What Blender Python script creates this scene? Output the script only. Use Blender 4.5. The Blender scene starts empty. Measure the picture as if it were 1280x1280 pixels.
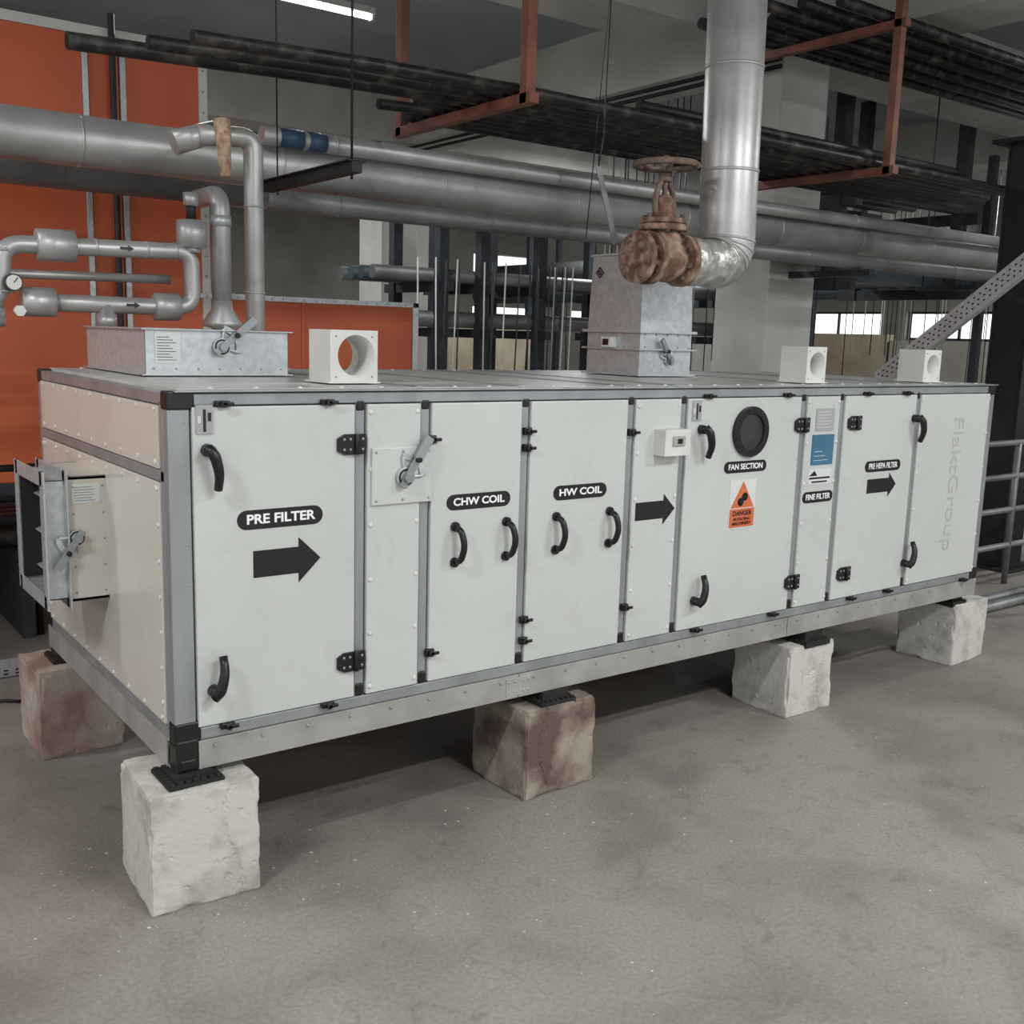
import bpy, bmesh, math, random
from mathutils import Vector, Matrix, noise
random.seed(7)
S=bpy.context.scene
V=Vector
# ------------------------------------------------------------------ materials
def c(r,g,b):
    f=lambda v:(v/255/12.92 if v/255<=.04045 else ((v/255+.055)/1.055)**2.4)
    return (f(r),f(g),f(b),1)
def M(name,a,b=None,rough=.5,metal=0.,scale=4.,detail=6.,lo=.35,hi=.65,bump=0.,bscale=40.,rvar=0.,stretch=(1,1,1),coat=0.,dirt=0.):
    m=bpy.data.materials.new(name);m.use_nodes=True
    nt=m.node_tree;N=nt.nodes;L=nt.links;bs=N["Principled BSDF"]
    bs.inputs["Roughness"].default_value=rough;bs.inputs["Metallic"].default_value=metal
    if coat: bs.inputs["Coat Weight"].default_value=coat
    tc=N.new("ShaderNodeTexCoord");mp=N.new("ShaderNodeMapping");mp.inputs["Scale"].default_value=stretch
    L.new(tc.outputs["Object"],mp.inputs[0])
    n=N.new("ShaderNodeTexNoise");n.inputs["Scale"].default_value=scale;n.inputs["Detail"].default_value=detail
    L.new(mp.outputs[0],n.inputs["Vector"])
    cr=N.new("ShaderNodeValToRGB");cr.color_ramp.elements[0].position=lo;cr.color_ramp.elements[1].position=hi
    cr.color_ramp.elements[0].color=a;cr.color_ramp.elements[1].color=b or a
    L.new(n.outputs[0],cr.inputs[0]);col=cr.outputs[0]
    if dirt:
        nd=N.new("ShaderNodeTexNoise");nd.inputs["Scale"].default_value=7;nd.inputs["Detail"].default_value=12;nd.inputs["Distortion"].default_value=1.5
        L.new(mp.outputs[0],nd.inputs["Vector"])
        rd=N.new("ShaderNodeValToRGB");rd.color_ramp.elements[0].position=.28;rd.color_ramp.elements[1].position=.45
        rd.color_ramp.elements[0].color=(1-dirt,1-dirt*1.05,1-dirt*1.15,1);rd.color_ramp.elements[1].color=(1,1,1,1)
        L.new(nd.outputs[0],rd.inputs[0]);x=N.new("ShaderNodeMix");x.data_type='RGBA';x.blend_type='MULTIPLY';x.inputs[0].default_value=1
        L.new(col,x.inputs[6]);L.new(rd.outputs[0],x.inputs[7]);col=x.outputs[2]
    L.new(col,bs.inputs["Base Color"])
    if rvar:
        mr=N.new("ShaderNodeMapRange");mr.inputs[3].default_value=rough-rvar;mr.inputs[4].default_value=rough+rvar
        L.new(n.outputs[0],mr.inputs[0]);L.new(mr.outputs[0],bs.inputs["Roughness"])
    if bump:
        n2=N.new("ShaderNodeTexNoise");n2.inputs["Scale"].default_value=bscale;n2.inputs["Detail"].default_value=5
        L.new(mp.outputs[0],n2.inputs["Vector"])
        bp=N.new("ShaderNodeBump");bp.inputs["Strength"].default_value=bump;bp.inputs["Distance"].default_value=.01
        L.new(n2.outputs[0],bp.inputs["Height"]);L.new(bp.outputs[0],bs.inputs["Normal"])
    return m
def EM(name,col,st):
    m=bpy.data.materials.new(name);m.use_nodes=True
    bs=m.node_tree.nodes["Principled BSDF"];bs.inputs["Base Color"].default_value=col
    bs.inputs["Emission Color"].default_value=col;bs.inputs["Emission Strength"].default_value=st
    return m
m_panel=M("panel_offwhite",c(200,203,200),c(192,195,191),.36,scale=1.2,coat=.15,dirt=.05)
m_panel_l=M("panel_cream",c(212,206,197),c(200,194,185),.30,scale=1.5,coat=.25,dirt=.05)
m_alu=M("frame_aluminium",c(168,171,174),c(146,149,152),.4,.5,scale=6,stretch=(1,1,.3),rvar=.06)
m_galv=M("galvanised_sheet",c(198,202,204),c(184,189,192),.38,.5,scale=34,lo=.4,hi=.6,detail=2,rvar=.08)
m_chan=M("galvanised_channel",c(184,182,178),c(160,158,154),.42,.4,scale=5,rvar=.08,dirt=.12)
m_topw=M("top_sheet",c(202,202,198),c(178,178,174),.4,.1,scale=5,dirt=.15)
m_blk=M("black_plastic",c(24,24,26),c(17,17,19),.38)
m_rub=M("black_rubber",c(24,24,24),c(38,36,34),.8,scale=20,bump=.3)
m_gask_shade=M("gasket_shade_dark",c(40,40,40),c(30,30,30),.7)  # gasket colour, reused as painted shade inside the duct and pipe bores
m_ink=M("decal_black",c(24,24,26),c(18,18,20),.45)
m_white=M("white_paint",c(220,220,215),c(208,208,203),.45)
m_txt=M("decal_white",c(245,245,245),None,.5)
m_grey=M("decal_grey",c(158,160,160),c(166,168,168),.5)
m_fade=M("decal_faded",c(170,172,172),c(186,188,187),.5,scale=30)
m_paper=M("paper",c(216,220,218),c(206,208,208),.6)
m_blue=M("plate_blue",c(58,102,130),c(68,116,146),.4)
m_orlab=M("label_orange",c(200,100,62),c(210,112,70),.5)
m_glass=M("porthole_glass",c(44,46,48),c(68,70,70),.08)
m_clad=M("aluminium_cladding",c(196,196,195),c(164,164,163),.40,.5,scale=3,rvar=.08,bump=.08,bscale=12,dirt=.12)
m_foil=M("crumpled_foil",c(214,212,208),c(152,150,146),.35,.55,scale=18,bump=1.,bscale=30)
m_pdark=M("pipe_cladding_dull",c(142,144,145),c(112,114,115),.46,.4,scale=2,rvar=.08,dirt=.12)
m_black=M("black_steel_pipe",c(42,41,41),c(118,111,104),.42,.3,scale=9,lo=.50,hi=.85,rvar=.1)
m_hang=M("red_oxide_steel",c(148,94,78),c(116,75,62),.6,scale=6)
m_dsteel=M("dark_steel",c(62,67,74),c(46,50,56),.55,.2,scale=4)
m_bsteel=M("black_steel_post",c(34,34,36),c(24,24,26),.6,scale=4)
m_rust=M("rust",c(106,78,64),c(172,148,130),.85,scale=20,lo=.42,hi=.70,bump=.45,bscale=50)
m_rustd=M("rust_dark",c(88,72,66),c(132,112,100),.8,scale=20,bump=.4)
m_wool=M("mineral_wool",c(160,124,98),c(206,182,154),.95,scale=30,bump=1.,bscale=60)
m_orange=M("orange_panel",c(212,106,64),c(200,96,58),.5,scale=1.5)
m_conc=M("white_concrete",c(200,199,194),c(178,177,172),.85,scale=1.5,bump=.1)
m_ceil=M("ceiling_concrete",c(156,162,165),c(136,142,145),.9,scale=.7,bump=.05)
m_wall=M("wall_plaster",c(176,172,164),c(154,150,142),.9,scale=1)
m_beige=M("beige_board",c(178,164,145),c(154,140,122),.9,scale=2)
m_bpipe=M("blue_grey_pipe",c(94,110,122),c(76,90,102),.45,.3,scale=2)
m_bband=M("blue_band",c(50,74,98),None,.5)
m_chip=M("concrete_chips",c(208,203,196),c(176,170,162),.9,scale=30)
m_blockA=M("block_concrete_white",c(196,193,186),c(146,141,134),.92,scale=6,lo=.50,hi=.76,detail=14,bump=.35,bscale=60,dirt=.22)
m_blockB=M("block_concrete_brown",c(158,145,134),c(98,82,74),.92,scale=6,lo=.4,hi=.62,detail=14,bump=.35,bscale=60,dirt=.3)
m_blockC=M("block_concrete_pink",c(182,172,162),c(138,112,102),.92,scale=5,detail=14,bump=.35,bscale=60,dirt=.25)
m_tube=EM("fluorescent_tube",(1,1,.97,1),9)
m_dial=M("dial_face",c(225,225,220),None,.4)
# floor
m_floor=bpy.data.materials.new("floor_concrete");m_floor.use_nodes=True
nt=m_floor.node_tree;N=nt.nodes;L=nt.links;bs=N["Principled BSDF"];bs.inputs["Roughness"].default_value=.62
tc=N.new("ShaderNodeTexCoord")
def nz(sc,det,a,b,lo,hi,stretch=(1,1,1),dist=0):
    mp=N.new("ShaderNodeMapping");mp.inputs["Scale"].default_value=stretch;L.new(tc.outputs["Object"],mp.inputs[0])
    n=N.new("ShaderNodeTexNoise");n.inputs["Scale"].default_value=sc;n.inputs["Detail"].default_value=det;n.inputs["Distortion"].default_value=dist;L.new(mp.outputs[0],n.inputs["Vector"])
    r=N.new("ShaderNodeValToRGB");r.color_ramp.elements[0].position=lo;r.color_ramp.elements[1].position=hi
    r.color_ramp.elements[0].color=a;r.color_ramp.elements[1].color=b;L.new(n.outputs[0],r.inputs[0]);return r,n
r1,n1=nz(.6,5,c(128,121,114),c(148,142,135),.35,.65)
r2,n2=nz(2.4,12,(.82,.82,.82,1),(1.04,1.04,1.03,1),.32,.56,dist=.6)
r3,n3=nz(70,4,(.84,.84,.84,1),(1.06,1.06,1.06,1),.35,.65)
r4,n4=nz(8,9,(.80,.79,.78,1),(1,1,1,1),.28,.42,dist=1.2)
r5,n5=nz(160,2,(1,1,1,1),(1.5,1.48,1.45,1),.70,.76)
def mul(a,b):
    x=N.new("ShaderNodeMix");x.data_type='RGBA';x.blend_type='MULTIPLY';x.inputs[0].default_value=1
    L.new(a,x.inputs[6]);L.new(b,x.inputs[7]);return x.outputs[2]
o=mul(mul(mul(mul(r1.outputs[0],r2.outputs[0]),r3.outputs[0]),r4.outputs[0]),r5.outputs[0]);L.new(o,bs.inputs["Base Color"])
mr=N.new("ShaderNodeMapRange");mr.inputs[3].default_value=.45;mr.inputs[4].default_value=.75;L.new(n2.outputs[0],mr.inputs[0]);L.new(mr.outputs[0],bs.inputs["Roughness"])
bp=N.new("ShaderNodeBump");bp.inputs["Strength"].default_value=.15;bp.inputs["Distance"].default_value=.01;L.new(n3.outputs[0],bp.inputs["Height"]);L.new(bp.outputs[0],bs.inputs["Normal"])

# ------------------------------------------------------------------ geometry helpers
def G(name):
    e=bpy.data.objects.new(name,None);e.empty_display_size=.1;S.collection.objects.link(e);return e
class P:
    def __init__(s,name,parent=None,mats=()):
        s.name=name;s.parent=parent;s.mats=list(mats) if isinstance(mats,(list,tuple)) else [mats];s.bm=bmesh.new()
    def _f(s,vs,mi,smooth=False):
        try:
            f=s.bm.faces.new(vs);f.material_index=mi;f.smooth=smooth
        except ValueError: pass
    def box(s,x0,x1,y0,y1,z0,z1,mi=0,rot=None,piv=None):
        pts=[V((x,y,z)) for x in(x0,x1) for y in(y0,y1) for z in(z0,z1)]
        if rot is not None:
            piv=V(piv) if piv else V(((x0+x1)/2,(y0+y1)/2,(z0+z1)/2));pts=[piv+rot@(q-piv) for q in pts]
        v=[s.bm.verts.new(q) for q in pts]
        for q in((0,1,3,2),(4,6,7,5),(0,4,5,1),(2,3,7,6),(0,2,6,4),(1,5,7,3)): s._f([v[i] for i in q],mi)
        return s
    def beam(s,a,b,w,h,mi=0,up=(0,0,1)):
        a=V(a);b=V(b);d=(b-a).normalized();sd=d.cross(V(up)).normalized();u=sd.cross(d)
        v=[]
        for q in(a,b):
            for i,j in((-1,-1),(1,-1),(1,1),(-1,1)): v.append(s.bm.verts.new(q+sd*i*w/2+u*j*h/2))
        for q in((0,1,2,3),(7,6,5,4),(0,4,5,1),(1,5,6,2),(2,6,7,3),(3,7,4,0)): s._f([v[i] for i in q],mi)
        return s
    def tube(s,pts,r,seg=20,mi=0,caps=True,smooth=True,closed=False):
        pts=[V(q) for q in pts];n=len(pts);rs=r if isinstance(r,(list,tuple)) else [r]*n
        rings=[];prev=None
        for i,q in enumerate(pts):
            if closed: d=(pts[(i+1)%n]-pts[i-1]).normalized()
            else:
                d=V((0,0,0))
                if i>0 and (pts[i]-pts[i-1]).length>1e-7:d+=(pts[i]-pts[i-1]).normalized()
                if i<n-1 and (pts[i+1]-pts[i]).length>1e-7:d+=(pts[i+1]-pts[i]).normalized()
                if d.length<1e-6:d=pts[i]-pts[i-1]
                d.normalize()
            if prev is None:
                t=V((0,0,1)) if abs(d.z)<.9 else V((1,0,0));u=d.cross(t).normalized()
            else:
                u=prev-d*prev.dot(d);u.normalize()
            prev=u;w=d.cross(u)
            rings.append([s.bm.verts.new(q+(u*math.cos(2*math.pi*k/seg)+w*math.sin(2*math.pi*k/seg))*rs[i]) for k in range(seg)])
        m=n if closed else n-1
        for i in range(m):
            A=rings[i];B=rings[(i+1)%n]
            for k in range(seg): s._f([A[k],A[(k+1)%seg],B[(k+1)%seg],B[k]],mi,smooth)
        if caps and not closed:
            s._f(rings[0][::-1],mi);s._f(rings[-1],mi)
        return s
    def cyl(s,a,b,r,r2=None,seg=24,mi=0):
        return s.tube([a,b],[r,r if r2 is None else r2],seg,mi)
    def prof(s,a,b,prof,seg=24,mi=0,sm=True):
        a=V(a);d=(V(b)-a).normalized()
        return s.tube([a+d*t for t,_ in prof],[q for _,q in prof],seg,mi,smooth=sm)
    def sph(s,q,r,mi=0,sc=(1,1,1),seg=12):
        g=bmesh.ops.create_uvsphere(s.bm,u_segments=seg,v_segments=max(6,seg//2),radius=r)
        for v in g['verts']:
            v.co=V((v.co.x*sc[0],v.co.y*sc[1],v.co.z*sc[2]))+V(q)
        for f in {f for v in g['verts'] for f in v.link_faces}: f.material_index=mi;f.smooth=True
        return s
    def poly(s,pts,ext,mi=0):
        ext=V(ext);a=[s.bm.verts.new(V(q)) for q in pts];b=[s.bm.verts.new(V(q)+ext) for q in pts];n=len(a)
        s._f(a[::-1],mi);s._f(b,mi)
        for i in range(n): s._f([a[i],a[(i+1)%n],b[(i+1)%n],b[i]],mi)
        return s
    def ring(s,cn,ax,r0,r1,t,seg=40,mi=0):
        cn=V(cn);ax=V(ax).normalized();up=V((0,0,1)) if abs(ax.z)<.9 else V((0,1,0));u=up.cross(ax).normalized();w=ax.cross(u);R=[]
        for k in range(seg):
            th=2*math.pi*k/seg;dd=u*math.cos(th)+w*math.sin(th)
            R.append([s.bm.verts.new(cn+dd*r0),s.bm.verts.new(cn+dd*r1),s.bm.verts.new(cn+dd*r1+ax*t),s.bm.verts.new(cn+dd*r0+ax*t)])
        for k in range(seg):
            A=R[k];B=R[(k+1)%seg]
            for i in range(4): s._f([A[i],A[(i+1)%4],B[(i+1)%4],B[i]],mi)
        return s
    def done(s,bevel=0,segs=2):
        bmesh.ops.recalc_face_normals(s.bm,faces=s.bm.faces)
        me=bpy.data.meshes.new(s.name);s.bm.to_mesh(me);s.bm.free()
        for m in s.mats: me.materials.append(m)
        o=bpy.data.objects.new(s.name,me);S.collection.objects.link(o)
        if s.parent:o.parent=s.parent
        if bevel:
            b=o.modifiers.new("bevel","BEVEL");b.width=bevel;b.segments=segs;b.limit_method='ANGLE';b.angle_limit=math.radians(40)
        return o
def fillet(pts,R,n=8):
    pts=[V(q) for q in pts];out=[pts[0]]
    for i in range(1,len(pts)-1):
        a=(pts[i-1]-pts[i]);b=(pts[i+1]-pts[i]);r=min(R,a.length*.49,b.length*.49);a.normalize();b.normalize()
        p0=pts[i]+a*r;p1=pts[i]+b*r
        for k in range(n+1):
            t=k/n;out.append(p0*(1-t)**2+pts[i]*2*t*(1-t)+p1*t*t)
    out.append(pts[-1]);return out
def text(txt,x,y,z,w,h,mat,parent,bold=.0,rot=(math.pi/2,0,0),name="lettering"):
    t=bpy.data.curves.new(name,"FONT");t.body=txt;t.size=1;t.align_x='CENTER';t.align_y='CENTER';t.extrude=.004;t.offset=bold
    t.materials.append(mat);o=bpy.data.objects.new(name,t);S.collection.objects.link(o)
    bpy.context.view_layer.update();d=o.dimensions
    o.scale=(w/max(d.x,.01),h/max(d.y,.01),.1);o.location=(x,y,z);o.rotation_euler=rot;o.parent=parent;return o

# ------------------------------------------------------------------ AIR HANDLING UNIT
LX,WY,ZB,ZT=4.45,1.557,.40,1.55
U=G("air_handling_unit")
P("core",U,m_gask_shade).box(.012,LX-.012,.012,WY-.012,.47,ZT-.012).done()
fr=P("aluminium_frame",U,m_alu)
fz0,fz1=.53,1.51
fr.box(.03,LX,0,.05,fz1,ZT-.005);fr.box(.03,LX,0,.05,.492,fz0)
fr.box(0,.065,0,.04,.52,1.52);fr.box(0,.04,.04,.07,.52,1.52)
fr.box(LX-.05,LX,0,.05,.5,1.52)
fr.box(0,.05,.03,WY,fz1,ZT-.005);fr.box(0,.05,.03,WY,.492,fz0);fr.box(0,.05,WY-.045,WY,.5,1.52)
fr.box(0,.03,.04,WY-.04,1.283,1.317)
fr.box(LX-.05,LX,.03,WY,fz1,ZT-.005);fr.box(LX-.05,LX,.03,WY,.492,fz0);fr.box(LX-.05,LX,WY-.05,WY,.5,1.52)
fr.box(.03,LX,WY-.05,WY,fz1,ZT-.005);fr.box(.03,LX,WY-.05,WY,.492,fz0)
mull=[(.603,.637),(.848,.882),(1.270,1.302),(1.783,1.815),(2.073,2.103),(2.828,2.862),(3.108,3.138),(3.722,3.752)]
for a,b in mull: fr.box(a,b,.002,.05,.52,1.52)
fr.done(.003)
bc=P("black_corner_caps",U,m_blk)
for x in (0,LX):
    for y in(0,WY):
        for z0,z1 in((.49,.555),(1.497,1.552)):
            bc.box(x-.003 if x==0 else x-.07,x+.08 if x==0 else x+.003,y-.004 if y==0 else y-.06,y+.05 if y==0 else y+.004,z0,z1)
for a,b in mull:
    bc.box(a+.002,b-.002,-.003,.03,1.485,1.518);bc.box(a+.002,b-.002,-.003,.03,.53,.575)
bc.done(.006)
xs=[.065]+[v for m_ in mull for v in m_]+[LX-.05]
pan=P("front_panels",U,m_panel)
for i in range(0,len(xs),2): pan.box(xs[i]+.005,xs[i+1]-.005,-.008,.03,fz0+.004,fz1-.004)
pan.done(.004)
pl=P("side_panels",U,m_panel_l)
pl.box(-.004,.03,.075,WY-.05,1.32,fz1-.003);pl.box(-.004,.03,.075,WY-.05,fz0+.003,1.28)
pl.box(LX-.03,LX+.004,.055,WY-.055,fz0,fz1)
pl.box(.055,LX-.055,WY-.03,WY+.004,fz0,fz1);pl.done(.004)
tp=P("top_cover",U,[m_topw,m_alu]);tp.box(.04,LX-.04,.03,WY-.03,1.54,1.556)
for x in(.86,1.28,1.8,2.08,3.12,3.74): tp.box(x-.015,x+.015,.03,WY-.03,1.54,1.559,1)
tp.box(.02,LX+.01,-.012,.035,1.548,1.554,1);tp.done(.002)
sc=P("screw_caps",U,[m_white,m_alu])
def dome(x,z,mi=0,r=.0085): sc.sph((x,-.009,z),r,mi,(1,.5,1),10)
for x0,x1 in((.655,.83),(1.835,2.055),(2.878,3.092),(3.77,4.385)):
    for k in range(6):
        z=.56+k*(1.48-.56)/5
        dome(x0,z);dome(x1,z)
for k in range(9):
    y=.1+k*(WY-.2)/8
    for z in(1.34,1.495,1.262,.55): sc.sph((-.005,y,z),.0085,0,(.5,1,1),10)
for k in range(7):
    z=.6+k*.11
    sc.sph((-.005,.09,z),.0085,0,(.5,1,1),10);sc.sph((-.005,WY-.07,z),.0085,0,(.5,1,1),10)
for k in range(30): sc.sph((.15+k*.145,.06,1.5555),.010,0,(1,1,.5),8)
for k in range(24): sc.sph((.15+k*.18,WY-.08,1.5555),.010,0,(1,1,.5),8)
for k in range(28): dome(.12+k*.155,.468,1,.005)
for z in [.62+.12*k for k in range(8)]: sc.sph((.05,-.001,z),.003,1,(1,.5,1),6)
sc.done()
ch=P("base_channel",U,[m_chan,m_gask_shade])
ch.box(.07,1.288,-.004,0.002,ZB,.49);ch.box(1.292,2.84,-.004,0.002,ZB,.49);ch.box(2.844,LX,-.004,0.002,ZB,.49)
ch.box(.0,LX,0,.05,ZB,ZB+.005);ch.box(0,LX,0,.05,.484,.49)
ch.box(-.004,.002,.07,WY,ZB,.49);ch.box(0,.05,0,WY,ZB,ZB+.005);ch.box(0,.05,0,WY,.484,.49)
ch.box(LX-.004,LX+.003,0,WY,ZB,.49);ch.box(0,LX,WY-.003,WY+.003,ZB,.49);ch.box(0.002,LX,WY-.05,WY,ZB,ZB+.005)
ch.box(1.23,1.35,-.007,-.003,.41,.48)
for dx in(-.045,-.02,.02,.045):
    for z in(.425,.465): ch.sph((1.29+dx,-.008,z),.005,0,(1,.5,1),8)
ch.box(.05,LX-.05,.04,.05,.41,.48,1)
ch.box(.05,LX-.05,.05,WY-.05,.45,.47,1)
for x in(1.3,2.85): ch.box(x-.03,x+.03,.05,WY-.05,ZB,.47,0)
ch.done(.0015)
bf=P("corner_foot",U,m_blk);bf.box(.0,.068,-.006,.06,.400,.50);bf.box(.01,.06,-.010,.0,.405,.44);bf.done(.005)
P("rear_foot",U,m_blk).box(0,.068,WY-.06,WY,.400,.49).done(.004)
hg=P("hinges",U,[m_blk,m_alu])
def hinge(x,z,w=.1,h=.066):
    pts=[(x-w*.55,z-h*.3),(x-w*.3,z-h*.5),(x+w*.45,z-h*.5),(x+w*.45,z+h*.5),(x-w*.3,z+h*.5),(x-w*.55,z+h*.3)]
    hg.poly([(a,-.009,b) for a,b in pts],(0,-.009,0));hg.tube([(x+w*.12,-.02,z-h*.5),(x+w*.12,-.02,z+h*.5)],.009,12)
    for dx in(-.32,-.1,.34):
        for dz in(-.25,.25): hg.sph((x+w*dx,-.018,z+h*dz),.005,1,(1,.4,1),8)
for x,z in((.587,1.38),(.587,.66),(2.835,1.38),(2.845,.66),(3.22,1.38),(3.23,.655)): hinge(x,z)
hg.done(.002)
cl=P("cam_clips",U,m_blk)
def clip(x,z,horizontal=False):
    w,h=(.045,.018) if horizontal else (.032,.028)
    cl.box(x-w/2,x+w/2,-.018,0,z-h/2,z+h/2);cl.cyl((x,-.03,z),(x,-.015,z),.011,seg=12);cl.box(x-.006,x+.03,-.030,-.022,z-.006,z+.006)
for x,z in((.885,1.385),(.89,.64),(1.29,1.40),(1.29,1.34),(1.30,.70),(1.30,.62),(1.80,1.38),(1.805,.68)): clip(x,z)
for x,z in((.16,1.515),(.50,1.515),(.16,.525),(.50,.525),(2.22,1.515),(2.72,1.515),(3.3,1.515),(3.62,1.515),(2.22,.525),(2.72,.525),(3.3,.525),(3.6,.525),(4.3,.5)): clip(x,z,True)
cl.done(.003)
hd=P("door_handles",U,m_blk)
def pull(x,zc,h=.15):
    pts=fillet([(x,-.008,zc+h/2-.015),(x+.004,-.045,zc+h/2-.02),(x+.012,-.06,zc),(x+.004,-.045,zc-h/2+.02),(x,-.008,zc-h/2+.015)],.03,6)
    hd.tube(pts,.0115,14);hd.tube([(x,-.006,zc+h/2-.012),(x,-.02,zc+h/2-.012)],.017,mi=0);hd.tube([(x,-.006,zc-h/2+.012),(x,-.02,zc-h/2+.012)],.017)
def lever(x,zc,s=1):
    zt=zc+s*.045
    hd.cyl((x,-.006,zt),(x,-.045,zt),.02,.017,seg=18)
    pts=fillet([(x-.012,-.048,zt+s*.012),(x+.004,-.06,zt-.01*s),(x+.018,-.062,zc-.02*s),(x+.02,-.04,zc-.068*s)],.04,6)
    n=len(pts);hd.tube(pts,[.017-.006*abs(i/(n-1)-.3) for i in range(n)],14)
lever(.112,1.335,1);lever(.118,.69,-1)
pull(.985,1.015);pull(1.205,1.015);pull(1.435,1.015);pull(1.70,1.015)
lever(2.185,1.335,1);lever(2.20,.70,-1);lever(3.70,1.345,1);lever(3.72,.70,-1)
hd.done()
po=P("inspection_porthole",U,[m_blk,m_glass]);po.ring((2.485,-.008,1.362),(0,-1,0),.078,.108,.018,48);po.cyl((2.485,-.006,1.362),(2.485,-.016,1.362),.08,seg=48,mi=1)
for k in range(8):
    a=k*math.pi/4+.2;po.sph((2.485+.094*math.cos(a),-.027,1.362+.094*math.sin(a)),.006,0,(1,.5,1),8)
po.done(.003)
sb=P("isolator_box",U,[m_white,m_grey,m_blk,m_orlab]);sb.box(1.925,2.065,-.07,-.006,1.285,1.39);sb.box(1.965,2.03,-.078,-.07,1.325,1.365,1);sb.box(1.985,2.01,-.083,-.078,1.335,1.355,2);sb.done(.006)
bd=P("metal_tags",U,[m_grey,m_ink,m_paper])
for x,z in((.105,1.47),(2.155,1.457)):
    bd.box(x-.026,x+.026,-.012,-.007,z-.042,z+.042)
    bd.box(x-.004,x+.004,-.0135,-.011,z-.035,z+.03,1);bd.box(x+.01,x+.02,-.0135,-.011,z-.005,z+.02,1);bd.box(x-.02,x-.012,-.0135,-.011,z-.01,z+.01,2)
bd.done()
def label(txt,x0,x1,z0,z1,bold=.028):
    z=(z0+z1)/2;h=z1-z0;r=h/2;pts=[]
    for k in range(13):
        a=-math.pi/2+math.pi*k/12;pts.append((x1-r+r*math.cos(a),-.0095,z+r*math.sin(a)))
    for k in range(13):
        a=math.pi/2+math.pi*k/12;pts.append((x0+r+r*math.cos(a),-.0095,z+r*math.sin(a)))
    P("label_plate",U,m_ink).poly(pts,(0,.003,0)).done()
    text(txt,(x0+x1)/2,-.0105,z,(x1-x0)*.80,h*.50,m_txt,U,bold)
label("PRE FILTER",.20,.483,1.132,1.192);label("CHW COIL",.95,1.222,1.135,1.19);label("HW COIL",1.42,1.682,1.137,1.192)
label("FAN SECTION",2.34,2.61,1.187,1.237,.02);label("FINE FILTER",2.875,3.095,1.02,1.072,.02);label("PRE HEPA FILTER",3.33,3.62,1.138,1.192,.015)
def arrow(x0,x1,z0,z1):
    z=(z0+z1)/2;h=z1-z0;t=h*.29;xm=x1-h*.52
    P("arrow_decal",U,m_ink).poly([(a,-.0095,b) for a,b in((x0,z-t),(xm,z-t),(xm,z0),(x1,z),(xm,z1),(xm,z+t),(x0,z+t))],(0,.003,0)).done()
arrow(.25,.475,.95,1.095);arrow(1.84,2.058,1.0,1.125);arrow(3.36,3.595,1.01,1.128)
wsn=P("warning_sign",U,[m_paper,m_orlab,m_ink]);wsn.box(2.385,2.55,-.0105,-.006,.945,1.155)
wsn.poly([(2.395,-.0125,1.035),(2.54,-.0125,1.035),(2.4675,-.0125,1.148)],(0,.003,0),1)
wsn.ring((2.452,-.014,1.06),(0,-1,0),.006,.018,.001,20,2);wsn.ring((2.478,-.014,1.082),(0,-1,0),.006,.018,.001,20,2);wsn.cyl((2.452,-.0135,1.06),(2.452,-.015,1.06),.014,mi=2);wsn.cyl((2.478,-.0135,1.083),(2.478,-.015,1.083),.014,mi=2)
wsn.box(2.39,2.545,-.0125,-.01,.95,1.03,1);wsn.done()
text("DANGER",2.4675,-.0135,1.01,.12,.022,m_ink,U,.02);text("ROTATING\nMACHINERY",2.4675,-.0135,.975,.12,.032,m_ink,U,.02)
np_=P("rating_plates",U,[m_grey,m_blue,m_paper,m_ink]);np_.box(2.93,3.06,-.012,-.006,1.35,1.452);np_.box(2.915,3.07,-.012,-.006,1.195,1.333,1);np_.box(2.905,3.07,-.011,-.006,1.105,1.175,2)
for k in range(6): np_.box(2.94,3.04-.02*(k%2),-.0128,-.0115,1.365+k*.014,1.367+k*.014,2)
for k in range(3): np_.box(2.93,3.03-.02*k,-.0128,-.0115,1.215+k*.02,1.217+k*.02,2)
np_.poly([(2.91,-.0125,1.145),(2.945,-.0125,1.168),(2.965,-.0125,1.145)],(0,.002,0),3);np_.box(2.91,3.06,-.0122,-.0105,1.13,1.138,3);np_.box(2.93,3.04,-.0122,-.0105,1.113,1.12,3);np_.done()
text("FlaktGroup",4.11,-.0095,1.035,.70,.12,m_fade,U,-.006,(math.pi/2,math.pi/2,0),"faded_logo")
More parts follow.
